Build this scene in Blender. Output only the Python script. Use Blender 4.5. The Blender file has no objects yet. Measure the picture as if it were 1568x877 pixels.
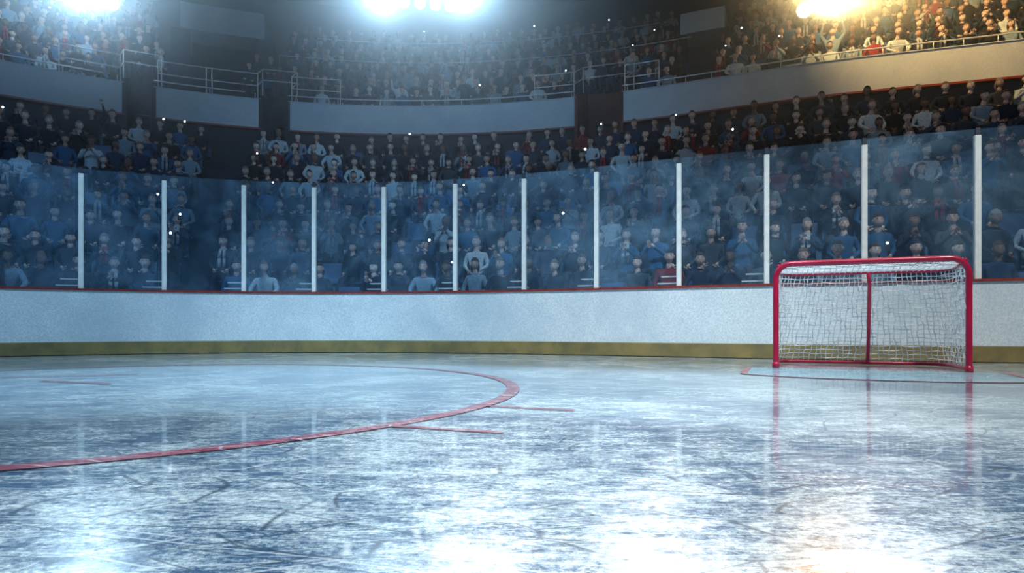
import bpy, bmesh, math, random
import numpy as np
from mathutils import Vector
random.seed(7); rng=np.random.default_rng(7)
scene=bpy.context.scene
COL=scene.collection
try: scene.view_settings.view_transform='Standard'
except Exception: pass

# ------------------------------------------------------------ materials
def new_mat(name):
    m=bpy.data.materials.new(name); m.use_nodes=True
    nt=m.node_tree; nt.nodes.clear()
    out=nt.nodes.new('ShaderNodeOutputMaterial')
    return m,nt,out
class N:
    def __init__(s,nt): s.nt=nt
    def n(s,t,**k):
        x=s.nt.nodes.new(t)
        for a,b in k.items(): setattr(x,a,b)
        return x
    def l(s,a,b): s.nt.links.new(a,b)
    def val(s,sock,v):
        if hasattr(v,'is_linked') or hasattr(v,'links'): s.l(v,sock)
        else: sock.default_value=v
    def math(s,op,a,b=0.0,c=None,clamp=False):
        x=s.n('ShaderNodeMath',operation=op); x.use_clamp=clamp
        s.val(x.inputs[0],a); s.val(x.inputs[1],b)
        if c is not None: s.val(x.inputs[2],c)
        return x.outputs[0]
    def mix(s,f,a,b):
        x=s.n('ShaderNodeMix',data_type='RGBA')
        s.val(x.inputs['Factor'],f)
        s.val(x.inputs[6],a); s.val(x.inputs[7],b)
        return x.outputs[2]
    def ramp(s,f,lo,hi,a=0.0,b=1.0):
        x=s.n('ShaderNodeMapRange',interpolation_type='SMOOTHSTEP')
        s.val(x.inputs[0],f)
        x.inputs[1].default_value=lo; x.inputs[2].default_value=hi
        x.inputs[3].default_value=a; x.inputs[4].default_value=b
        return x.outputs[0]
    def noise(s,vec,scale,detail=4,rough=.5,dist=0):
        x=s.n('ShaderNodeTexNoise')
        s.l(vec,x.inputs['Vector']); x.inputs['Scale'].default_value=scale
        x.inputs['Detail'].default_value=detail; x.inputs['Roughness'].default_value=rough
        x.inputs['Distortion'].default_value=dist
        return x.outputs['Fac']
    def mapping(s,vec,rot=0,scale=(1,1,1),loc=(0,0,0)):
        x=s.n('ShaderNodeMapping'); s.l(vec,x.inputs['Vector'])
        x.inputs['Rotation'].default_value=(0,0,rot)
        x.inputs['Scale'].default_value=scale; x.inputs['Location'].default_value=loc
        return x.outputs[0]

def C(r,g,b): return (r,g,b,1)
def simple_mat(name,c1,c2=None,rough=.6,scale=8,metal=0,emit=0,bump=0,spec=.5):
    m,nt,out=new_mat(name); k=N(nt)
    p=k.n('ShaderNodeBsdfPrincipled')
    g=k.n('ShaderNodeNewGeometry')
    if c2 is None: c2=tuple(x*.8 for x in c1[:3])+(1,)
    f=k.noise(g.outputs['Position'],scale,3,.6)
    f2=k.ramp(f,.3,.7)
    k.l(k.mix(f2,c1,c2),p.inputs['Base Color'])
    p.inputs['Roughness'].default_value=rough
    p.inputs['Metallic'].default_value=metal
    p.inputs['Specular IOR Level'].default_value=spec
    k.l(p.outputs[0],out.inputs[0])
    return m

def board_mat(name,c1,c2,c3):
    m,nt,out=new_mat(name); k=N(nt)
    p=k.n('ShaderNodeBsdfPrincipled'); g=k.n('ShaderNodeNewGeometry'); pos=g.outputs['Position']
    big=k.ramp(k.noise(pos,.9,4,.6,.4),.35,.7)
    fine=k.ramp(k.noise(pos,42,4,.8),.38,.62)
    c=k.mix(big,c1,c2)
    c=k.mix(k.math('MULTIPLY',fine,.65),c,c3)
    k.l(c,p.inputs['Base Color']); p.inputs['Roughness'].default_value=.5
    b=k.n('ShaderNodeBump'); b.inputs['Strength'].default_value=.25; b.inputs['Distance'].default_value=.01
    k.l(fine,b.inputs['Height']); k.l(b.outputs[0],p.inputs['Normal'])
    k.l(p.outputs[0],out.inputs[0]); return m

def ice_mat(name,paint=None,strength=.8,coat=.8):
    m,nt,out=new_mat(name); k=N(nt)
    p=k.n('ShaderNodeBsdfPrincipled'); g=k.n('ShaderNodeNewGeometry'); pos=g.outputs['Position']
    patch=k.noise(pos,.7,4,.65,.6)
    streak=k.noise(k.mapping(pos,.2,(1.0,1.9,1)),4.5,9,.85,.2)
    grain=k.noise(pos,42,6,.9)
    f=k.math('ADD',k.math('MULTIPLY',patch,.26),k.math('ADD',k.math('MULTIPLY',streak,.38),k.math('MULTIPLY',grain,.36)))
    frost=k.ramp(f,.44,.565)
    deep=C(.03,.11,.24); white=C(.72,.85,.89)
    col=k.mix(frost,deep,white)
    def scr(rot,scale,sx,width,seed,warp=.08,ms=1.1):
        v=k.mapping(pos,rot,(sx,1,1),(seed,seed*.7,0))
        nz=k.n('ShaderNodeTexNoise'); k.l(v,nz.inputs['Vector']); nz.inputs['Scale'].default_value=.8; nz.inputs['Detail'].default_value=0
        add=k.n('ShaderNodeVectorMath',operation='MULTIPLY_ADD')
        k.l(nz.outputs['Color'],add.inputs[0]); add.inputs[1].default_value=(warp*4,)*3; k.l(v,add.inputs[2])
        vo=k.n('ShaderNodeTexVoronoi',feature='DISTANCE_TO_EDGE'); vo.voronoi_dimensions='2D'; k.l(add.outputs[0],vo.inputs['Vector']); vo.inputs['Scale'].default_value=scale
        line=k.ramp(vo.outputs['Distance'],0,width,1,0)
        mask=k.ramp(k.noise(k.mapping(pos,0,(1,1,1),(seed*3,0,0)),ms,2,.7),.34,.52)
        return k.math('MULTIPLY',line,mask)
    def mx(*a):
        r=a[0]
        for q in a[1:]: r=k.math('MAXIMUM',r,q)
        return r
    d=mx(scr(.5,3.4,.22,.010,3,.25),scr(-.9,5.0,.22,.014,11,.3),scr(1.7,6.0,.25,.017,23,.2),scr(1.1,8.5,.2,.024,71,.25),scr(2.3,12,.2,.032,91,.2))
    w=mx(scr(.1,5.0,.2,.02,41,.25),scr(-.35,8.0,.22,.034,57,.2),scr(.8,12.0,.22,.045,67,.15))
    if paint:
        pm=k.math('MULTIPLY_ADD',frost,-.30,strength,clamp=True)
        col=k.mix(pm,col,paint)
    col=k.mix(k.math('MULTIPLY',w,.65),col,C(.85,.93,.96))
    col=k.mix(k.math('MULTIPLY',d,.82),col,C(.012,.035,.07))
    k.l(col,p.inputs['Base Color'])
    r=k.math('MULTIPLY_ADD',frost,.12,.17)
    k.l(r,p.inputs['Roughness'])
    p.inputs['IOR'].default_value=1.5
    p.inputs['Specular IOR Level'].default_value=.9
    p.inputs['Coat Weight'].default_value=coat; p.inputs['Coat Roughness'].default_value=.07; p.inputs['Coat IOR'].default_value=1.6
    b=k.n('ShaderNodeBump'); b.inputs['Strength'].default_value=.06; b.inputs['Distance'].default_value=.01
    k.l(grain,b.inputs['Height']); k.l(b.outputs[0],p.inputs['Normal'])
    k.l(p.outputs[0],out.inputs[0]); return m

def glass_mat():
    m,nt,out=new_mat('scuffed_hazed_plexiglass'); k=N(nt)
    g=k.n('ShaderNodeNewGeometry'); pos=g.outputs['Position']
    t=k.n('ShaderNodeBsdfTransparent'); t.inputs[0].default_value=C(.93,.97,.99)
    gl=k.n('ShaderNodeBsdfGlossy'); gl.inputs['Roughness'].default_value=.08; gl.inputs[0].default_value=C(.9,.95,1)
    df=k.n('ShaderNodeBsdfDiffuse'); df.inputs[0].default_value=C(.40,.70,.98)  # blue diffuse: scuffs, plus a haze veil put into the glass colour
    fac=k.ramp(k.noise(pos,.8,4,.7,.5),.35,.72,.02,.12)
    m1=k.n('ShaderNodeMixShader'); k.l(fac,m1.inputs[0]); k.l(t.outputs[0],m1.inputs[1]); k.l(df.outputs[0],m1.inputs[2])
    m2=k.n('ShaderNodeMixShader'); m2.inputs[0].default_value=.05; k.l(m1.outputs[0],m2.inputs[1]); k.l(gl.outputs[0],m2.inputs[2])
    k.l(m2.outputs[0],out.inputs[0]); return m

def vcol_mat(name,rough=.8):
    m,nt,out=new_mat(name); k=N(nt)
    p=k.n('ShaderNodeBsdfPrincipled'); a=k.n('ShaderNodeVertexColor',layer_name='Col')
    g=k.n('ShaderNodeNewGeometry')
    f=k.ramp(k.noise(g.outputs['Position'],30,2,.6),.3,.7,.75,1.1)
    mul=k.n('ShaderNodeVectorMath',operation='SCALE'); k.l(a.outputs[0],mul.inputs[0]); k.l(f,mul.inputs['Scale'])
    k.l(mul.outputs[0],p.inputs['Base Color']); p.inputs['Roughness'].default_value=rough
    p.inputs['Specular IOR Level'].default_value=.2
    k.l(p.outputs[0],out.inputs[0]); return m

def emit_mat(name,c,s):
    m,nt,out=new_mat(name); k=N(nt)
    e=k.n('ShaderNodeEmission'); e.inputs[0].default_value=c; e.inputs[1].default_value=s
    k.l(e.outputs[0],out.inputs[0]); return m

M_ice=ice_mat('scratched_ice')
M_red_paint=ice_mat('red_line_under_ice',C(.38,.008,.04),1.15,.35)
M_red_mark=ice_mat('red_mark_under_ice',C(.42,.01,.04),1.2,.25)
M_blue_paint=ice_mat('crease_blue_under_ice',C(.20,.50,.66),1.0,.4)
M_board=board_mat('board_white',C(.80,.85,.86),C(.60,.68,.72),C(.42,.50,.56))
M_fascia=board_mat('fascia_plaster',C(.62,.70,.78),C(.46,.56,.66),C(.36,.45,.54))
M_kick=simple_mat('kickplate_ochre',C(.28,.20,.07),C(.16,.13,.055),.5,3)
M_trimred=simple_mat('red_cap_trim',C(.30,.035,.02),C(.20,.02,.015),.4)
M_white=simple_mat('white_aluminium',C(.80,.82,.80),C(.70,.72,.70),.35)
M_darkcap=simple_mat('dark_cap',C(.03,.04,.06),None,.5)
M_glass=glass_mat()
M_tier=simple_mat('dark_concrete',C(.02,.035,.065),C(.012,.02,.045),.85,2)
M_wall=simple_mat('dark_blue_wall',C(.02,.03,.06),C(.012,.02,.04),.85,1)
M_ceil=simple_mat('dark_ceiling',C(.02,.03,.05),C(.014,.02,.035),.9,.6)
M_brown=simple_mat('portal_brown',C(.16,.045,.04),C(.09,.03,.03),.8,2)
M_seat=simple_mat('blue_plastic_seat',C(.025,.10,.26),C(.015,.07,.19),.45,20)
M_rail=simple_mat('steel_rail',C(.75,.80,.85),C(.6,.65,.7),.3,10,metal=.3)
M_goalred=simple_mat('goal_red_enamel',C(.50,.010,.055),C(.38,.008,.040),.28,5)
M_net=simple_mat('net_cord',C(.92,.94,.95),C(.82,.85,.87),.8,40)
M_crowd=vcol_mat('crowd_clothes_skin')
M_house=simple_mat('lamp_housing',C(.06,.065,.07),None,.4,5,metal=.5)
M_lampw=emit_mat('lamp_cool',C(.80,.92,1),22)
M_lampg=emit_mat('lamp_gold',C(1,.74,.38),22)
M_lampn=emit_mat('lamp_white',C(.9,.96,1),60)
M_flash=emit_mat('phone_flash',C(.75,.9,1),12)

# ------------------------------------------------------------ mesh builder
class MB:
    def __init__(s): s.v=[]; s.f=[]; s.m=[]
    def add(s,vs,fs,mat=0):
        o=len(s.v); s.v.extend([tuple(x) for x in vs])
        for f in fs: s.f.append(tuple(i+o for i in f)); s.m.append(mat)
    def obox(s,o,a,b,c,mat=0):
        o,a,b,c=map(Vector,(o,a,b,c))
        vs=[o,o+a,o+a+b,o+b,o+c,o+a+c,o+a+b+c,o+b+c]
        s.add(vs,[(0,3,2,1),(4,5,6,7),(0,1,5,4),(1,2,6,5),(2,3,7,6),(3,0,4,7)],mat)
    def tube(s,pts,r,n=6,mat=0,closed=False):
        pts=[Vector(p) for p in pts]; L=len(pts); vs=[]; up=Vector((0,0,1)); prev=None
        for i,p in enumerate(pts):
            if closed: d=pts[(i+1)%L]-pts[i-1]
            else: d=pts[min(i+1,L-1)]-pts[max(i-1,0)]
            d.normalize()
            if prev is None:
                a=up if abs(d.z)<.9 else Vector((1,0,0))
                x=d.cross(a).normalized()
            else:
                x=(prev-d*prev.dot(d)).normalized()
            prev=x; y=d.cross(x)
            rr=r[i] if isinstance(r,(list,tuple)) else r
            for k in range(n):
                an=2*math.pi*k/n
                vs.append(p+x*math.cos(an)*rr+y*math.sin(an)*rr)
        fs=[]
        for i in range(L if closed else L-1):
            j=(i+1)%L
            for k in range(n):
                k2=(k+1)%n
                fs.append((i*n+k,i*n+k2,j*n+k2,j*n+k))
        if not closed:
            fs.append(tuple(range(n-1,-1,-1))); fs.append(tuple((L-1)*n+k for k in range(n)))
        s.add(vs,fs,mat)
    def sweep(s,s0,s1,prof,mats,step=.3,closed=False,ends=False):
        n=max(2,int((s1-s0)/step)+1); ss=np.linspace(s0,s1,n); m=len(prof); vs=[]
        for t in ss:
            for (o,z) in prof:
                x,y=P(t,o); vs.append((x,y,z))
        segs=m if closed else m-1
        for j in range(segs):
            j2=(j+1)%m; fs=[]
            for i in range(n-1): fs.append((i*m+j,(i+1)*m+j,(i+1)*m+j2,i*m+j2))
            mt=mats[j] if isinstance(mats,(list,tuple)) else mats
            if j==0: base=len(s.v); s.v.extend(vs)
            for f in fs: s.f.append(tuple(q+base for q in f)); s.m.append(mt)
        if ends and closed:
            mt=mats[0] if isinstance(mats,(list,tuple)) else mats
            s.f.append(tuple(base+q for q in range(m))); s.m.append(mt)
            s.f.append(tuple(base+(n-1)*m+q for q in range(m-1,-1,-1))); s.m.append(mt)
    def obj(s,name,mats,parent=None,smooth=False):
        me=bpy.data.meshes.new(name); me.from_pydata([tuple(v) for v in s.v],[],s.f)
        for m in mats: me.materials.append(m)
        me.polygons.foreach_set('material_index',s.m)
        if smooth: me.polygons.foreach_set('use_smooth',[True]*len(s.f))
        bm=bmesh.new(); bm.from_mesh(me); bmesh.ops.recalc_face_normals(bm,faces=bm.faces); bm.to_mesh(me); bm.free()
        me.update()
        ob=bpy.data.objects.new(name,me); COL.objects.link(ob)
        if parent: ob.parent=parent
        return ob
def empty(name,loc=(0,0,0)):
    e=bpy.data.objects.new(name,None); COL.objects.link(e); e.location=loc; return e

# ------------------------------------------------------------ rink plan curve
posts_xy=[(-7.11,10.66),(-6.02,11.17),(-4.84,11.52),(-3.61,11.73),(-2.31,11.68),(-1.03,11.42),(.19,11.03),(1.37,10.53),(2.55,9.96),(3.73,9.45),(4.90,8.92),(6.13,8.48)]
ctrl=[(-11.6,1.0),(-11.5,3.0),(-11.15,5.0),(-10.6,6.7),(-9.8,8.2),(-8.6,9.6)]+posts_xy+[(7.4,8.08),(8.7,7.7),(10,7.3),(11.3,6.8),(12.6,6.1),(13.7,5.2),(14.6,4.0),(15.2,2.6),(15.5,1.0)]
def catmull(pts,k=16):
    out=[]; n=len(pts)
    for i in range(n-1):
        p0=np.array(pts[max(i-1,0)]);p1=np.array(pts[i]);p2=np.array(pts[i+1]);p3=np.array(pts[min(i+2,n-1)])
        for j in range(k):
            t=j/k
            out.append(.5*((2*p1)+(-p0+p2)*t+(2*p0-5*p1+4*p2-p3)*t*t+(-p0+3*p1-3*p2+p3)*t**3))
    out.append(np.array(pts[-1])); return np.array(out)
cv=catmull(ctrl)
def resample(c,n):
    d=np.r_[0,np.cumsum(np.hypot(*np.diff(c,axis=0).T))]
    t=np.linspace(0,d[-1],n); return np.c_[np.interp(t,d,c[:,0]),np.interp(t,d,c[:,1])]
cv=resample(cv,600)
def smooth(c,w):
    kx=np.exp(-.5*(np.arange(-3*w,3*w+1)/w)**2); kx/=kx.sum()
    pad=3*w
    a=np.vstack([2*c[0]-c[pad:0:-1],c,2*c[-1]-c[-2:-pad-2:-1]])
    return np.c_[np.convolve(a[:,0],kx,'valid'),np.convolve(a[:,1],kx,'valid')]
cv=resample(smooth(cv,12),600)
TS=np.r_[0,np.cumsum(np.hypot(*np.diff(cv,axis=0).T))]; SL=TS[-1]
tg=np.gradient(cv,axis=0)
tg=smooth(tg,20); tg/=np.hypot(tg[:,0],tg[:,1])[:,None]
nm=np.c_[-tg[:,1],tg[:,0]]
def P(s,o):
    x=np.interp(s,TS,cv[:,0]); y=np.interp(s,TS,cv[:,1]); nx,ny=Nn(s)
    return (x+nx*o,y+ny*o)
def Nn(s):
    nx=np.interp(s,TS,nm[:,0]); ny=np.interp(s,TS,nm[:,1]); l=math.hypot(nx,ny); return nx/l,ny/l
def s_at(b,o):
    best=None
    for s in np.linspace(0,SL,1500):
        x,y=P(s,o)
        if y<=1: continue
        d=abs(x/y-b)
        if best is None or d<best[0]: best=(d,s)
    return best[1]
def s_near(x,y):
    return TS[np.argmin((cv[:,0]-x)**2+(cv[:,1]-y)**2)]

# ------------------------------------------------------------ ice
BH=1.10; GT=3.10
mb=MB()
ring=[tuple(P(s,.04)) for s in np.linspace(0,SL,140)]
ring=[(-11.6,-7)]+ring+[(15.5,-7)]
mb.add([(x,y,0) for x,y in ring]+[(x,y,-.2) for x,y in ring],[tuple(range(len(ring)-1,-1,-1))])
mb.obj('floor_ice_rink',[M_ice])

def ribbon(pts,w,name,mat,z=.004,closed=False):
    m=MB(); n=len(pts); vs=[]
    for i,p in enumerate(pts):
        a=pts[(i-1)%n] if closed else pts[max(i-1,0)]; b=pts[(i+1)%n] if closed else pts[min(i+1,n-1)]
        dx,dy=b[0]-a[0],b[1]-a[1]; l=math.hypot(dx,dy); nx,ny=-dy/l*w/2,dx/l*w/2
        vs+= [(p[0]+nx,p[1]+ny,z),(p[0]-nx,p[1]-ny,z)]
    fs=[(2*i,2*i+1,2*((i+1)%n)+1,2*((i+1)%n)) for i in range(n if closed else n-1)]
    m.add(vs,fs); return m.obj(name,[mat])
cc=(-3.10,4.95); cr=3.11
ribbon([(cc[0]+cr*math.cos(a),cc[1]+cr*math.sin(a)) for a in np.linspace(0,2*math.pi,128,endpoint=False)],.10,'faceoff_circle_line',M_red_paint,closed=True)
for a,b in [((-.15,3.84),(.354,3.64)),((-.573,3.07),(-.041,2.88))]:
    ribbon([a,b],.05,'faceoff_hash_mark',M_red_paint,z=.006)
for a,b in [((-4.13,5.63),(-3.31,5.31)),((-4.76,5.98),(-3.72,6.39))]:
    ribbon([a,b],.06,'faceoff_restraining_mark',M_red_mark,z=.006)

# ------------------------------------------------------------ goal
GC=Vector((3.88,7.02,0)); u=Vector((.921,-.39,0)).normalized(); nb=Vector((.39,.921,0)).normalized()
def G(a,b,z): return GC+u*a+nb*b+Vector((0,0,z))
cre=[(-1.22,0),(-1.22,-1.04)]+[(1.22*math.sin(t)*1.0,-1.04-.45*math.cos(t)) for t in np.linspace(-math.pi/2,math.pi/2,24)][1:-1]+[(1.22,-1.04),(1.22,0)]
m=MB(); m.add([G(a,b,.003) for a,b in cre],[tuple(range(len(cre)))]); m.obj('goal_crease',[M_blue_paint])
ribbon([tuple(G(a,b,0))[:2] for a,b in cre],.07,'goal_crease_outline',M_red_mark,z=.006)

goal=empty('hockey_goal',GC)
W=.925; H=1.22; R=.17
def arc_frame(w,h,r,bb,zb=0.0):
    pts=[(-w,zb)]
    for q in np.linspace(zb+.1,h-r,6): pts.append((-w,q))
    for t in np.linspace(0,math.pi/2,9)[1:]: pts.append((-w+r-r*math.cos(t),h-r+r*math.sin(t)))
    for q in np.linspace(-w+r,w-r,10)[1:]: pts.append((q,h))
    for t in np.linspace(0,math.pi/2,9)[1:]: pts.append((w-r+r*math.sin(t),h-r+r*math.cos(t)))
    for q in np.linspace(h-r,zb+.1,6)[1:]: pts.append((w,q))
    pts.append((w,zb)); return pts
fm=MB()
fm.tube([G(a,0,z) for a,z in arc_frame(W,H-.03,R,0)],.031,14)
BD=1.08; TD=.62
def ushape(w,d,r,z,front=0):
    pts=[(-w,front)]
    pts+=[(-w,q) for q in np.linspace(front+.1,d-r,5)]
    pts+=[(-w+r-r*math.cos(t),d-r+r*math.sin(t)) for t in np.linspace(0,math.pi/2,9)[1:]]
    pts+=[(q,d) for q in np.linspace(-w+r,w-r,9)[1:]]
    pts+=[(w-r+r*math.sin(t),d-r+r*math.cos(t)) for t in np.linspace(0,math.pi/2,9)[1:]]
    pts+=[(w,q) for q in np.linspace(d-r,front+.1,5)[1:]]
    pts.append((w,front)); return pts
base=ushape(W,BD,.22,0); top=ushape(W-.03,TD,.22,0)
fm.tube([G(a,b,.03) for a,b in base],.022,12)
fm.tube([G(a,b,H-.05-.06*max(0,b)/TD) for a,b in top],.020,12)
fm.tube([G(.07,TD-.02,H-.11),G(.09,TD+.05,H*.8),G(.10,TD+.21,H*.4),G(.11,BD-.04,.03)],.021,12)
for sx in (-W,W): fm.tube([G(sx,0,.0),G(sx,0,.07)],.04,12)
fo=fm.obj('goal_frame',[M_goalred],smooth=True)
nt_=MB(); cr_=.005
def wob(i,j): return .009*math.sin(i*1.7+j*.9)+.007*math.sin(j*2.3-i*.6)
def interp_path(path,n):
    a=np.array(path); return resample(a,n)
NP=60; bp=interp_path(base,NP); tp=interp_path(top,NP); NV=22
grid=[]
for i in range(NP):
    col=[]
    for j in range(NV):
        t=j/(NV-1)
        a=bp[i][0]*(1-t)+tp[i][0]*t; b=bp[i][1]*(1-t)+tp[i][1]*t
        sag=.05*math.sin(math.pi*t)
        b2=b+sag*(1 if b>.5 else b*2)*(-.2)
        z=.035*(1-t)+(H-.06-.06*max(0,tp[i][1])/TD)*t
        w=wob(i,j) if 0<j<NV-1 else 0
        col.append(G(a+w,b2+w*.6,z+wob(j,i)*.5*(1 if 0<j<NV-1 else 0)))
    grid.append(col)
for i in range(NP): nt_.tube(grid[i],cr_,4)
for j in range(NV): nt_.tube([grid[i][j] for i in range(NP)],cr_,4)
for i in range(0,31):
    a=-W+.06+(2*W-.12)*i/30
    dmax=TD if abs(a)<W-.25 else TD-.22+math.sqrt(max(0,.22**2-(abs(a)-(W-.25))**2))
    nt_.tube([G(a+wob(i,q)*.5,dmax*q/6,H-.03-.08*q/6*dmax/TD-.025*math.sin(math.pi*q/6)) for q in range(7)],cr_,4)
for q in range(1,11):
    b=TD*q/11
    hw=W-.03 if b<TD-.22 else W-.25+math.sqrt(max(0,.22**2-(b-(TD-.22))**2))
    nt_.tube([G(-hw+2*hw*k/16,b+wob(k,q)*.5,H-.04-.06*b/TD-.025*math.sin(math.pi*b/TD)) for k in range(17)],cr_,4)
no=nt_.obj('goal_net',[M_net],smooth=True)
bpy.context.view_layer.update()
for o in (fo,no): o.parent=goal; o.matrix_parent_inverse=goal.matrix_world.inverted()

# ------------------------------------------------------------ boards & glass
mb=MB()
mb.sweep(0,SL,[(.03,0),(.0,.01),(.0,.21),(.03,.22),(.03,BH-.03),(.0,BH-.025),(.0,BH+.005),(.16,BH+.005),(.16,0)],[1,1,1,0,2,2,2,0],step=.2)
mb.obj('rink_boards',[M_board,M_kick,M_trimred])
barrier=empty('rink_glass_barrier')
ps=[s_near(x,y) for x,y in posts_xy]
s=ps[0]-1.25
while s>.3: ps.insert(0,s); s-=1.25
s=ps[-1]+1.25
while s<SL-.3: ps.append(s); s+=1.25
g=MB(); po=MB()
for a,b in zip(ps[:-1],ps[1:]):
    g.sweep(a+.02,b-.02,[(.07,BH),(.082,BH),(.082,GT),(.07,GT)],0,step=.3,closed=True,ends=True)
for s in ps:
    x,y=P(s,.04); nx,ny=Nn(s); t=Vector((ny,-nx,0)); n=Vector((nx,ny,0)); c=Vector((x,y,0))
    w=.075; d=.075
    prof=[(-w/2,0.01),(-w/2+.01,0),(w/2-.01,0),(w/2,.01),(w/2,d),(-w/2,d)]
    vs=[]
    for z in (BH+.005,GT-.09):
        for (p,q) in prof: vs.append(c+t*p+n*q+Vector((0,0,z)))
    k=6; po.add(vs,[tuple(range(k-1,-1,-1)),tuple(range(k,2*k))]+[(i,(i+1)%k,k+(i+1)%k,k+i) for i in range(k)],0)
    po.obox(c-t*.025+n*.01+Vector((0,0,GT-.09)),t*.05,n*.05,Vector((0,0,.1)),1)
    po.obox(c-t*.36+n*.16+Vector((0,0,BH+.05)),t*.34,n*.22,Vector((0,0,.02)),0)
    po.obox(c-t*.30+n*.16+Vector((0,0,BH+.16)),t*.26,n*.18,Vector((0,0,.015)),0)
    po.obox(c-t*.05+n*.16+Vector((0,0,BH)),t*.03,n*.1,Vector((0,0,.16)),0)
g.obj('glass_panels',[M_glass],barrier); po.obj('stanchions',[M_white,M_darkcap],barrier)

# ------------------------------------------------------------ bowl
LR=9; LA=.5; LD=.8; LZ=.4; LH=.55
UR=9; UA=8.75; UD=.66; UZ=6.9; UH=.52
FO=8.3
tm=MB()
prof=[(.3,0),(.3,LZ)]
for r in range(LR):
    prof.append((LA+LD*(r+1),LZ+LH*r))
    if r<LR-1: prof.append((LA+LD*(r+1),LZ+LH*(r+1)))
prof[-1]=(9.9,LZ+LH*(LR-1))
tm.sweep(0,SL,prof,0,step=.5)
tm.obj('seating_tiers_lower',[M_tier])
gaps=[(s_at(-.603,FO),s_at(-.557,FO)),(s_at(-.39,FO),s_at(-.349,FO)),(s_at(.0996,FO),s_at(.1716,FO))]
def spans(): 
    out=[]; a=0
    for g0,g1 in gaps: out.append((a,g0)); a=g1
    out.append((a,SL)); return out
tm=MB(); fa=MB(); rl=MB()
FZ0=6.40; FZ1=7.32
for a,b in spans():
    tm.sweep(a,b,[(FO+.2,4.8),(FO+.2,FZ0+.05),(FO+.2,UZ),(UA+UD,UZ),(UA+UD,UZ+UH),(UA+2*UD,UZ+UH),(UA+2*UD,UZ+2*UH)],0,step=.4)
    fa.sweep(a,b,[(FO,FZ0),(FO,FZ0+.05),(FO+.015,FZ0+.05),(FO+.015,FZ1-.02),(FO-.01,FZ1-.02),(FO-.01,FZ1),(FO+.2,FZ1),(FO+.2,FZ0)],[1,1,0,0,0,0,0,1],step=.3,closed=True,ends=True)
    rl.tube([(*P(s,FO+.08),FZ1+.19) for s in np.arange(a,b,.3)],.018,6)
    for s in np.arange(a+.1,b,.62):
        p=P(s,FO+.08); rl.tube([(*p,FZ1-.01),(*p,FZ1+.19)],.012,5)
prof=[]
for r in range(2,UR):
    prof.append((UA+UD*r,UZ+UH*r)); prof.append((UA+UD*(r+1),UZ+UH*r))
UBK=UA+UD*UR+.4
prof[-1]=(UBK-.03,UZ+UH*(UR-1))
tm.sweep(0,SL,prof,0,step=.5)
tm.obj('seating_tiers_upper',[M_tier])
fa.obj('balcony_fascia',[M_fascia,M_trimred])
vo=MB()
for i,(a,b) in enumerate(gaps):
    mt=1 if i==2 else 0
    for s in (a,b):
        vo.sweep(s-.03,s+.03,[(FO+.0,4.81),(FO+.0,FZ1+.1),(FO+1.75,FZ1+.1+.55),(FO+1.75,4.81)],mt,step=.1,closed=True,ends=True)
    vo.sweep(a,b,[(UA+2*UD-.03,4.81),(UA+2*UD-.03,UZ+2*UH)],mt,step=.2)
    mid=(a+b)/2; hw=(b-a)*.28
    for s in (mid-hw,mid+hw):
        p=P(s,UA+2*UD-.1); vo.tube([(*p,4.81),(*p,6.9)],.05,6,2)
    vo.tube([(*P(mid-hw,UA+2*UD-.1),6.9),(*P(mid+hw,UA+2*UD-.1),6.9)],.05,6,2)
vo.obj('vomitory_stairwells',[M_wall,M_brown,M_darkcap])
for i,(a,b) in enumerate(gaps):
    ext=.75
    for (q0,q1) in ((a-ext,a-.05),(b+.05,b+ext)):
        for h in (.42,.78):
            rl.tube([(*P(s,FO+.1),FZ1+h) for s in np.linspace(q0,q1,5)],.016,6)
        for s in (q0,q1): rl.tube([(*P(s,FO+.1),FZ1),(*P(s,FO+.1),FZ1+.78)],.017,6)
    for s in (a-.05,b+.05):
        for h in (.42,.78):
            rl.tube([(*P(s,FO+.1),FZ1+h),(*P(s,FO+1.7),FZ1+h+.75)],.016,6)
        rl.tube([(*P(s,FO+1.7),FZ1+.3),(*P(s,FO+1.7),FZ1+1.53)],.017,6)
    for h in (.42+.75,.78+.75):
        rl.tube([(*P(a-.05,FO+1.7),FZ1+h),(*P(b+.05,FO+1.7),FZ1+h)],.016,6)
for r_,s0,s1 in ((4,s_at(-.36,12),s_at(.30,12)),(7,s_at(-.30,14),s_at(.26,14))):
    off=UA+UD*(r_+.05); z0=UZ+UH*r_
    rl.tube([(*P(s,off),z0+.95) for s in np.arange(s0,s1,.4)],.014,6)
    for s in np.arange(s0,s1,1.3): rl.tube([(*P(s,off),z0),(*P(s,off),z0+.95)],.010,5)
rl.obj('balcony_railing',[M_rail],smooth=True)
up=MB()
def portal(b0,b1,o,z0,z1,zf):
    a=s_at(b0,o); b=s_at(b1,o)
    up.sweep(a,b,[(o,z0),(o,z1),(UBK-.05,z1),(UBK-.05,z0)],0,closed=True,ends=True,step=.2)
    for s in (a,b):
        up.sweep(s-.12,s+.12,[(o+.05,zf),(o+.05,z0),(UBK-.1,z0),(UBK-.1,zf)],1,closed=True,ends=True,step=.2)
    up.sweep(a,b,[(o+1.2,zf),(o+1.2,z0)],1,step=.2)
    return a,b
pa=portal(-.517,-.385,12.2,10.75,11.65,8.9)
pb=portal(.262,.331,12.2,10.4,11.1,8.9)
up.obj('upper_deck_portals',[M_fascia,M_wall])
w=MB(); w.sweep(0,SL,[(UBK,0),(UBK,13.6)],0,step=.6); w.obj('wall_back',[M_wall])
CZ=13.6
c=MB(); rr=[(*P(s,UBK+.02),CZ) for s in np.linspace(0,SL,120)]
rr=[(rr[0][0],-7,CZ)]+rr+[(rr[-1][0],-7,CZ)]
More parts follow.
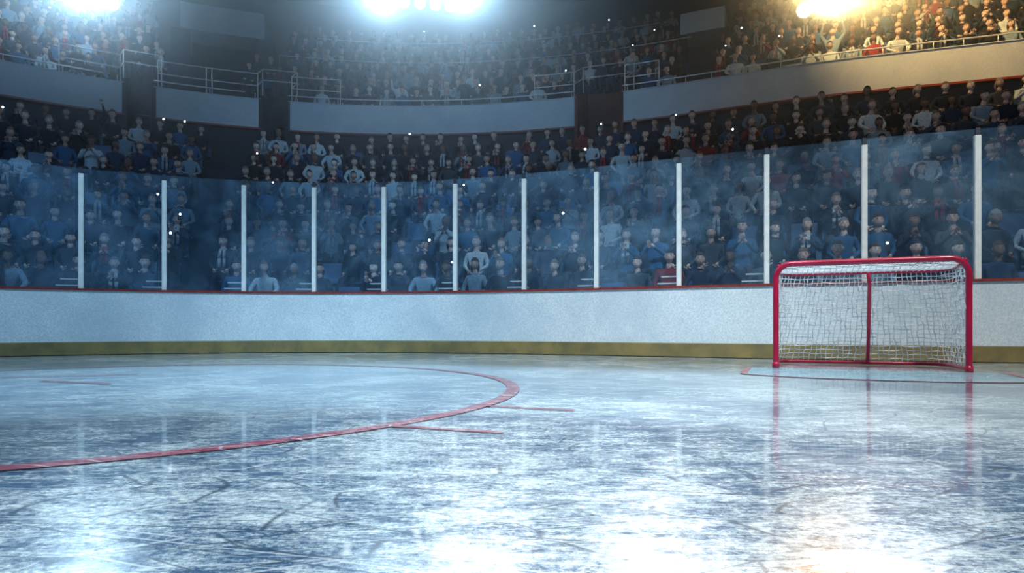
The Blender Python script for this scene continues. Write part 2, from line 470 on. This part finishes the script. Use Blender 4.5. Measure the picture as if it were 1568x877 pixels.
c.add(rr,[tuple(range(len(rr)))]); c.obj('ceiling',[M_ceil])
tr=MB()
for y in (14,17,20,23):
    for dz in (0,.7): tr.tube([(-20,y,CZ-.15-dz),(20,y,CZ-.15-dz)],.05,6)
    xs=np.arange(-20,20,1.0)
    tr.tube([(x,y,CZ-.15-(.7 if i%2 else 0)) for i,x in enumerate(xs)],.03,5)
tr.obj('ceiling_truss',[M_house])

# ------------------------------------------------------------ floodlights
def lampbank(pos,cols,rows,mat,sp=.62,aim=(0,4,0),r=.24):
    pos=Vector(pos); d=(Vector(aim)-pos).normalized(); x=d.cross(Vector((0,0,1))).normalized(); y=x.cross(d)
    m=MB()
    for i in range(cols):
        for j in range(rows):
            c=pos+x*(i-(cols-1)/2)*sp+y*(j-(rows-1)/2)*sp
            m.tube([c-d*.35,c-d*.3,c-d*.12,c],[.06,.12,r*.9,r],14,0)
            vs=[c+d*.012+ (x*math.cos(t)+y*math.sin(t))*r*.9 for t in np.linspace(0,2*math.pi,12,endpoint=False)]
            m.add(vs,[tuple(range(12))],1)
            m.tube([c-d*.3,c-d*.3+Vector((0,0,.3))],.025,6,0)
    hw=(cols-1)/2*sp+.3
    m.tube([pos-x*hw-d*.3+Vector((0,0,.3)),pos+x*hw-d*.3+Vector((0,0,.3))],.04,8,0)
    for q in (-hw*.7,hw*.7):
        b=pos+x*q-d*.3+Vector((0,0,.3)); m.tube([b,Vector((b.x,b.y,CZ-.01))],.025,6,0)
    return m.obj('floodlight_bank',[M_house,mat])
def lp(b,e,y): return (b*y,y,.48+e*y)
lampbank(lp(-.155,.516,21),6,2,M_lampw,.50,r=.2)
lampbank(lp(-.045,.524,21),3,1,M_lampw,.5,r=.2)
lampbank(lp(-.66,.53,19),3,2,M_lampw)
lampbank(lp(.49,.518,18.5),3,2,M_lampg)
for b in (-.04,.2345,.59):
    lampbank(lp(b,.540,11.8),1,1,M_lampn,.5,aim=(b*1.2,1.2,0),r=.26)

# ------------------------------------------------------------ people
SKIN,HAIR,SHIRT,TROU,SHOE,DARK,LIP,SCARF,WHITE=range(9)
def ellipsoid(c,r,nu=10,nv=7,keep=None):
    vs=[];fs=[]
    for j in range(nv+1):
        ph=math.pi*j/nv
        for i in range(nu):
            th=2*math.pi*i/nu
            vs.append((c[0]+r[0]*math.sin(ph)*math.cos(th),c[1]+r[1]*math.sin(ph)*math.sin(th),c[2]+r[2]*math.cos(ph)))
    for j in range(nv):
        for i in range(nu):
            q=(j*nu+i,j*nu+(i+1)%nu,(j+1)*nu+(i+1)%nu,(j+1)*nu+i)
            if keep:
                m=np.mean([vs[k] for k in q],axis=0)-np.array(c)
                if not keep(m[0]/r[0],m[1]/r[1],m[2]/r[2]): continue
            fs.append(q)
    return vs,fs
def person(pose,female=False,longhair=False,scarf=False,standing=False,lean=0.0,turn=0.0):
    V=[];F=[];Pt=[]
    def addp(vs,fs,part):
        o=len(V); V.extend([tuple(v) for v in vs])
        for f in fs: F.append(tuple(i+o for i in f))
        if isinstance(part,int): Pt.extend([part]*len(vs))
        else: Pt.extend(part)
    up=.42 if standing else 0
    sw=.155 if female else .185
    J={};R_={}
    def jn(n,p,r): J[n]=Vector(p); R_[n]=r
    def L(y,z): return y-lean*(z-.5)
    jn('pel',(0,0,.55+up),(.15,.12))
    jn('waist',(0,L(.02,.72),.72+up),(.125 if female else .14,.10))
    jn('chest',(0,L(.02,.92),.92+up),(.15 if female else .165,.115))
    jn('nb',(0,L(.02,1.05),1.05+up),(.085,.07))
    jn('neck',(0,L(.0,1.12),1.12+up),(.05,.055))
    jn('skull',(0,L(-.01,1.18),1.19+up),(.055,.06))
    chain=[('pel','waist',SHIRT),('waist','chest',SHIRT),('chest','nb',SHIRT),('nb','neck',SKIN),('neck','skull',SKIN)]
    hands=[]
    for sd in (-1,1):
        t='l' if sd<0 else 'r'
        el,wr=pose[0 if sd<0 else 1]
        jn('sh'+t,(sd*sw,L(.03,1.0),1.0+up),(.07,.065))
        jn('el'+t,(sd*el[0],L(el[1],el[2]),el[2]+up),(.048,.048))
        jn('wr'+t,(sd*wr[0],L(wr[1],wr[2]),wr[2]+up),(.032,.028))
        d=(J['wr'+t]-J['el'+t]).normalized()
        jn('pa'+t,J['wr'+t]+d*.085,(.036,.024))
        chain+=[('chest','sh'+t,SHIRT),('sh'+t,'el'+t,SHIRT),('el'+t,'wr'+t,SHIRT),('wr'+t,'pa'+t,SKIN)]
        hands.append((J['wr'+t],d,sd))
        jn('hp'+t,(sd*.09,-.03,.52+up),(.095,.09))
        if standing:
            jn('kn'+t,(sd*.1,-.02,.50),(.062,.062)); jn('an'+t,(sd*.1,0,.10),(.042,.042)); jn('to'+t,(sd*.11,-.13,.045),(.045,.035))
        else:
            jn('kn'+t,(sd*.12,-.42,.52),(.068,.065)); jn('an'+t,(sd*.12,-.42,.10),(.042,.045)); jn('to'+t,(sd*.13,-.56,.045),(.045,.035))
        chain+=[('pel','hp'+t,TROU),('hp'+t,'kn'+t,TROU),('kn'+t,'an'+t,TROU),('an'+t,'to'+t,SHOE)]
    names=list(J); idx={n:i for i,n in enumerate(names)}
    me=bpy.data.meshes.new('tmp'); me.from_pydata([tuple(J[n]) for n in names],[(idx[a],idx[b]) for a,b,_ in chain],[])
    bm=bmesh.new(); bm.from_mesh(me); sk=bm.verts.layers.skin.verify(); bm.verts.ensure_lookup_table()
    for n in names:
        bm.verts[idx[n]][sk].radius=R_[n]; bm.verts[idx[n]][sk].use_root=(n=='pel')
    bm.to_mesh(me); bm.free()
    ob=bpy.data.objects.new('tmp',me); COL.objects.link(ob)
    ob.modifiers.new('s','SKIN'); sb=ob.modifiers.new('d','SUBSURF'); sb.levels=1; sb.render_levels=1
    dg=bpy.context.evaluated_depsgraph_get(); ev=ob.evaluated_get(dg); m2=ev.to_mesh()
    vs=[tuple(v.co) for v in m2.vertices]; fs=[tuple(p.vertices) for p in m2.polygons]
    ev.to_mesh_clear(); bpy.data.objects.remove(ob); bpy.data.meshes.remove(me)
    pv=np.array(vs); best=np.full(len(pv),1e9); lab=np.zeros(len(pv),int)
    for a,b,l in chain:
        A=np.array(J[a]);B=np.array(J[b]);d=B-A;t=np.clip(((pv-A)@d)/(d@d),0,1)
        dist=np.linalg.norm(pv-(A+t[:,None]*d),axis=1)/(np.array(R_[a]).mean()*(1-t)+np.array(R_[b]).mean()*t)
        k=dist<best; best[k]=dist[k]; lab[k]=l
    addp(vs,fs,list(lab))
    for wpt,d,sd in hands:
        side=d.cross(Vector((0,-1,.2))); 
        if side.length<.2: side=Vector((1,0,0))
        side.normalize(); nrm=side.cross(d).normalized()
        def finger(p,d1,ln,r):
            d2=(d1+nrm*.6).normalized(); pts=[p,p+d1*ln*.5,p+d1*ln*.5+d2*ln*.5]; m=MB(); m.tube(pts,[r,r*.9,r*.6],4); addp(m.v,m.f,SKIN)
        for q,ln in enumerate((.060,.075,.080,.070)):
            o=(q-1.5)*.019; finger(wpt+d*.115+side*o,(d+side*o*3).normalized(),ln,.009)
        finger(wpt+d*.055-side*.03,(d*.6-side*.8).normalized(),.055,.011)
    hc=Vector((0,L(-.015,1.24),1.265+up)); hs=.95 if female else 1.0
    def hp(x,y,z):
        c,s_=math.cos(turn),math.sin(turn); return (hc.x+(x*c-y*s_)*hs,hc.y+(x*s_+y*c)*hs,hc.z+z*hs)
    vs,fs=ellipsoid((0,0,0),(.078,.096,.122),14,10)
    vv=[]
    for x,y,z in vs:
        if z<-.03: x*=1-(-z-.03)*2.6; y=y*(1-(-z-.03)*2.0)-(.012 if y<0 else -.0)
        if y<0: y-= .006*math.exp(-((z-.03)/.02)**2)
        vv.append(hp(x,y,z))
    addp(vv,fs,SKIN)
    addp([hp(*q) for q in ((0,-.096,.02),(-.016,-.088,-.032),(.016,-.088,-.032),(0,-.122,-.026),(0,-.09,-.04))],[(0,1,3),(0,3,2),(1,4,3),(4,2,3)],SKIN)
    for sx in (-.03,.03):
        vs,fs=ellipsoid((sx,-.088,.012),(.015,.010,.008),6,4); addp([hp(*q) for q in vs],fs,WHITE)
        vs,fs=ellipsoid((sx,-.095,.012),(.007,.006,.007),5,3); addp([hp(*q) for q in vs],fs,DARK)
        vs,fs=ellipsoid((sx,-.092,.030),(.019,.006,.004),5,3); addp([hp(*q) for q in vs],fs,HAIR)
        vs,fs=ellipsoid((math.copysign(.08,sx),.0,-.005),(.009,.018,.03),6,4); addp([hp(*q) for q in vs],fs,SKIN)
    vs,fs=ellipsoid((0,-.090,-.062),(.024,.012,.008),6,3); addp([hp(*q) for q in vs],fs,LIP)
    vs,fs=ellipsoid((0,.008,.012),(.086,.103,.124),14,10,keep=lambda a,b,c: (c>.42) or (b>.1 and c>-.45) or (b>-.25 and c>.2))
    addp([hp(*q) for q in vs],fs,HAIR)
    if longhair:
        vs,fs=ellipsoid((0,.045,-.06),(.098,.065,.15),12,8,keep=lambda a,b,c: b>-.55)
        addp([hp(*q) for q in vs],fs,HAIR)
    if scarf:
        for sx in (-1,1):
            m=MB(); y0=L(-.06,1.06)
            m.obox((sx*.035-.03,y0-.03,1.08+up),(.055,0,0),(0,.02,0),(sx*.01,L(-.135,.9)-y0,-.16)); m.obox((sx*.045-.03,L(-.135,.9)-.01,.92+up),(.055,0,0),(0,.02,0),(0,.0,-.2))
            addp(m.v,m.f,SCARF)
        vs,fs=ellipsoid((0,L(.0,1.09),1.09+up),(.085,.08,.035),10,5); addp(vs,fs,SCARF)
    tri=[f for f in F if len(f)==3]; quad=[f for f in F if len(f)==4]; ng=[f for f in F if len(f)>4]
    for f in ng:
        for i in range(1,len(f)-1): tri.append((f[0],f[i],f[i+1]))
    return np.array(V),np.array(tri,dtype=np.int64).reshape(-1,3),np.array(quad,dtype=np.int64).reshape(-1,4),np.array(Pt)
lap=((.25,.02,.78),(.13,-.24,.66)); clap=((.23,-.08,.80),(.06,-.30,.96)); rais=((.31,-.02,1.20),(.25,-.08,1.46))
face=((.24,-.12,.88),(.10,-.22,1.10)); knee=((.27,-.12,.80),(.17,-.36,.66)); cheer=((.28,-.12,1.02),(.30,-.2,1.28))
variants=[person((lap,lap)),person((lap,lap),True,True,turn=.25),person((clap,clap),turn=-.2),person((knee,knee),lean=.25),
 person((rais,rais)),person((lap,rais),True,True),person((clap,clap),True,True,scarf=True),person((lap,lap),scarf=True,turn=-.3),
 person((face,face),lean=.1),person((clap,clap),standing=True),person((cheer,cheer),standing=True,scarf=True),person((knee,lap),lean=.1,turn=.3),person((cheer,lap),turn=.1)]
vw=np.array([14,12,8,12,1.0,.8,6,7,1.5,.15,.1,12,1.0]); vw=vw/vw.sum()
skins=[(.66,.48,.42),(.60,.43,.37),(.74,.58,.52),(.50,.34,.28),(.22,.13,.10),(.70,.52,.46)]
hairs=[(.012,.012,.014),(.03,.02,.018),(.06,.04,.03),(.16,.11,.07),(.20,.20,.22),(.015,.02,.04)]
shirts=[((.008,.016,.038),32),((.010,.012,.02),18),((.015,.04,.09),16),((.20,.30,.40),7),((.50,.62,.70),7),((.22,.02,.03),3.5),((.04,.055,.08),6),((.02,.10,.24),9)]
sc=[s[0] for s in shirts]; sp_=np.array([s[1] for s in shirts],float); sp_/=sp_.sum()
aisL=[(s_at(-.485,4),s_at(-.445,4))]
aisU=[(s_at(-.517,11),s_at(-.43,11)),(s_at(.285,11),s_at(.315,11))]
def inr(s,L_,pad=.0): return any(a-pad<s<b+pad for a,b in L_)
places=[];seats=[]
for r in range(LR):
    o=LA+LD*r+.5; z=LZ+LH*r
    s=.4+rng.random()*.3
    while s<SL-.4:
        p0=P(s,o);p1=P(s+.1,o); g_=math.hypot(p1[0]-p0[0],p1[1]-p0[1])/.1
        if not inr(s,aisL,.1) :
            seats.append((s,o,z)); 
            if rng.random()<(.90 if r<6 else .97): places.append((s,o,z,.93+.08*rng.random()))
        s+=.52/g_
for r in range(UR):
    o=UA+UD*r+.42; z=UZ+UH*r; s=.4+rng.random()*.3
    while s<SL-.4:
        p0=P(s,o);p1=P(s+.1,o); g_=math.hypot(p1[0]-p0[0],p1[1]-p0[1])/.1
        bad=inr(s,aisU,.1) or (r<2 and inr(s,gaps,.35)) or (r>=4 and inr(s,[pa,pb],.3))
        if not bad:
            seats.append((s,o,z))
            if rng.random()<.96: places.append((s,o,z,.90+.08*rng.random()))
        s+=.50/g_
VV=[];TT=[];QQ=[];CC=[];off=0
for (s,o,z,scl) in places:
    k=rng.choice(len(variants),p=vw); V,T,Q,Pt=variants[k]
    x,y=P(s+(rng.random()-.5)*.06,o); nx,ny=Nn(s); a=(rng.random()-.5)*.35
    nx,ny=nx*math.cos(a)-ny*math.sin(a),nx*math.sin(a)+ny*math.cos(a)
    W_=V*scl
    X=W_[:,0]*ny+W_[:,1]*nx+x; Y=-W_[:,0]*nx+W_[:,1]*ny+y; Z=W_[:,2]+z
    VV.append(np.c_[X,Y,Z]); TT.append(T+off); QQ.append(Q+off); off+=len(V)
    pal=np.zeros((9,3)); pal[SKIN]=skins[rng.integers(len(skins))]; pal[HAIR]=hairs[rng.integers(len(hairs))]
    pal[SHIRT]=np.array(sc[rng.choice(len(sc),p=sp_)])*(.8+.4*rng.random()); pal[TROU]=(.015,.022,.04) if rng.random()<.7 else (.05,.06,.08)
    pal[SHOE]=(.02,.02,.02); pal[DARK]=(.01,.01,.01); pal[LIP]=(.35,.12,.11); pal[SCARF]=(.30,.03,.05) if rng.random()<.5 else (.4,.46,.52); pal[WHITE]=(.6,.6,.6)
    CC.append(pal[Pt])
VV=np.vstack(VV);TT=np.vstack(TT);QQ=np.vstack(QQ);CC=np.vstack(CC)
def np_mesh(name,V,T,Q,mats,cols=None):
    me=bpy.data.meshes.new(name); me.vertices.add(len(V)); me.vertices.foreach_set('co',V.astype(np.float32).ravel())
    nl=len(T)*3+len(Q)*4; me.loops.add(nl); me.loops.foreach_set('vertex_index',np.r_[T.ravel(),Q.ravel()].astype(np.int32))
    me.polygons.add(len(T)+len(Q)); me.polygons.foreach_set('loop_start',np.r_[np.arange(len(T))*3,len(T)*3+np.arange(len(Q))*4].astype(np.int32))
    me.polygons.foreach_set('use_smooth',np.ones(len(T)+len(Q),bool))
    if cols is not None:
        at=me.color_attributes.new('Col','FLOAT_COLOR','POINT'); at.data.foreach_set('color',np.c_[cols,np.ones(len(cols))].astype(np.float32).ravel())
    me.update(calc_edges=True); me.validate()
    for m in mats: me.materials.append(m)
    ob=bpy.data.objects.new(name,me); COL.objects.link(ob); return ob
np_mesh('spectator_crowd',VV,TT,QQ,[M_crowd],CC)
print('people',len(places),'verts',len(VV))
ph=MB()
vis=[p for p in places if abs(P(p[0],p[1])[0])<.8*P(p[0],p[1])[1]]
for i in rng.choice(len(vis),34,replace=False):
    s,o,z,scl=vis[i]; x,y=P(s,o); nx,ny=Nn(s); n=Vector((nx,ny,0)); t=Vector((ny,-nx,0))
    c=Vector((x,y,z+1.30*scl))-n*.24+t*.10
    ph.obox(c-t*.04-Vector((0,0,.075)),t*.08,n*.01,Vector((0,0,.15)),0)
    q=c-n*.004+Vector((0,0,.04)); r=.016+.014*rng.random()
    ph.add([q+t*r*math.cos(a)+Vector((0,0,r*math.sin(a))) for a in np.linspace(0,2*math.pi,8,endpoint=False)],[tuple(range(8))],1)
ph.obj('camera_phone_flashes',[M_darkcap,M_flash])
sm=MB()
def curved_slab(pts0,w,th):
    for i in range(len(pts0)-1):
        (y0,z0),(y1,z1)=pts0[i],pts0[i+1]; 
        dy,dz=y1-y0,z1-z0; l=math.hypot(dy,dz); ny_,nz_=-dz/l*th,dy/l*th
        sm.obox((-w/2,y0,z0),(w,0,0),(0,dy,dz),(0,ny_,nz_))
curved_slab([(-.22,.41),(-.10,.395),(.14,.395)],.44,.03)
curved_slab([(.15,.40),(.18,.55),(.21,.80),(.22,.86)],.44,.03)
sm.obox((-.03,-.05,0),(.06,0,0),(0,.1,0),(0,0,.4))
SV=np.array([tuple(v) for v in sm.v]); SQ=np.array(sm.f)
VV=[];QQ=[];off=0
for (s,o,z) in seats:
    x,y=P(s,o+.02); nx,ny=Nn(s)
    VV.append(np.c_[SV[:,0]*ny+SV[:,1]*nx+x,-SV[:,0]*nx+SV[:,1]*ny+y,SV[:,2]+z]); QQ.append(SQ+off); off+=len(SV)
so=np_mesh('stadium_seats',np.vstack(VV),np.zeros((0,3),int),np.vstack(QQ),[M_seat])
so.data.polygons.foreach_set('use_smooth',np.zeros(len(so.data.polygons),bool))

# ------------------------------------------------------------ haze over the stands
hz=MB(); hz.obox((-24,12.4,3.3),(48,0,0),(0,17,0),(0,0,10.1)); 
m,nt,out=new_mat('thin_arena_haze'); k=N(nt); v=k.n('ShaderNodeVolumeScatter'); v.inputs['Color'].default_value=C(.76,.88,1); v.inputs['Density'].default_value=.046; v.inputs['Anisotropy'].default_value=.52
k.l(v.outputs[0],out.inputs['Volume']); hz.obj('arena_haze',[m])

# ------------------------------------------------------------ lights
def spot(name,loc,aim,power,color,size=60,blend=.6,rad=.3):
    l=bpy.data.lights.new(name,'SPOT'); l.energy=power; l.color=color; l.spot_size=math.radians(size); l.spot_blend=blend; l.shadow_soft_size=rad
    o=bpy.data.objects.new(name,l); COL.objects.link(o); o.location=loc
    o.rotation_euler=(Vector(aim)-Vector(loc)).to_track_quat('-Z','Y').to_euler(); return o
white=(.62,.84,1); gold=(1,.62,.22)
spot('spot_boards_left',(-5,2,11.5),(-5.5,8.5,0),4600,(.42,.73,1),54,.8)
spot('spot_boards_mid',(0,2,11.5),(-.5,8.5,0),6400,white,54,.8)
spot('spot_boards_right',(5,1,11.5),(4.5,7.0,0),5200,(.95,.97,.93),54,.8)
spot('spot_ice_mid',(-1,1,11.5),(-1,4.6,0),2200,(.66,.90,1),44,.9)  # added overhead fill to whiten the mid ice, no fixture
spot('spot_back_mid_a',lp(-.20,.503,20.6),(-1,0,6),3400,(.5,.78,1),64,.9)
spot('spot_back_mid_b',lp(-.075,.506,20.6),(0,0,6),3400,(.5,.78,1),64,.9)
spot('spot_back_left',lp(-.66,.515,18.5),(-3,0,9),6500,(.5,.78,1),76,.9)
spot('spot_back_right',lp(.485,.493,17.8),(5,0,12),19000,gold,86,1)
spot('spot_wash_left',(-10,15,12.5),(-13.5,19.5,9.5),2400,(.45,.74,1),60,.9)  # added blue wash over the left stands, apart from the lamp banks
spot('spot_wash_right',(7.2,13.5,12.5),(12.0,17.8,8.2),6000,gold,75,.9)  # added gold wash tinting the right stands, no fixture here
for q,b,p_ in zip('abc',(-.04,.2345,.59),(3800,5600,2600)):
    spot('spot_ice_'+q,lp(b,.528,11.7),(b*1.2,1.2,0),p_,(.85,.94,1),24,.8,.16)
spot('spot_fascia',(-1.5,9,8.0),(-1.5,20,6.2),1450,(.32,.64,1),90,.9)  # added blue fill to brighten fascia and crowd, no lamp there
spot('spot_stand_left',(-7.5,7.5,8.0),(-11,16,5.0),560,(.28,.60,1),90,.9)  # added dim fill lifting the dark left stands
spot('spot_stand_right',(6,5.5,8.0),(9,15,5.0),330,(.90,.86,.80),90,.9)  # added weak fill for the right stands, no fixture
w=bpy.data.worlds.new('World'); scene.world=w; w.use_nodes=True
bg=w.node_tree.nodes['Background']; bg.inputs[0].default_value=C(.16,.40,.95); bg.inputs[1].default_value=.11

cam=bpy.data.cameras.new('camera'); co=bpy.data.objects.new('camera',cam); COL.objects.link(co)
co.location=(0,0,.48); co.rotation_euler=(math.pi/2,0,0)
cam.sensor_width=36; cam.lens=36*1000/1592; cam.shift_y=61.6/1592; cam.clip_start=.05; cam.clip_end=200
scene.camera=co
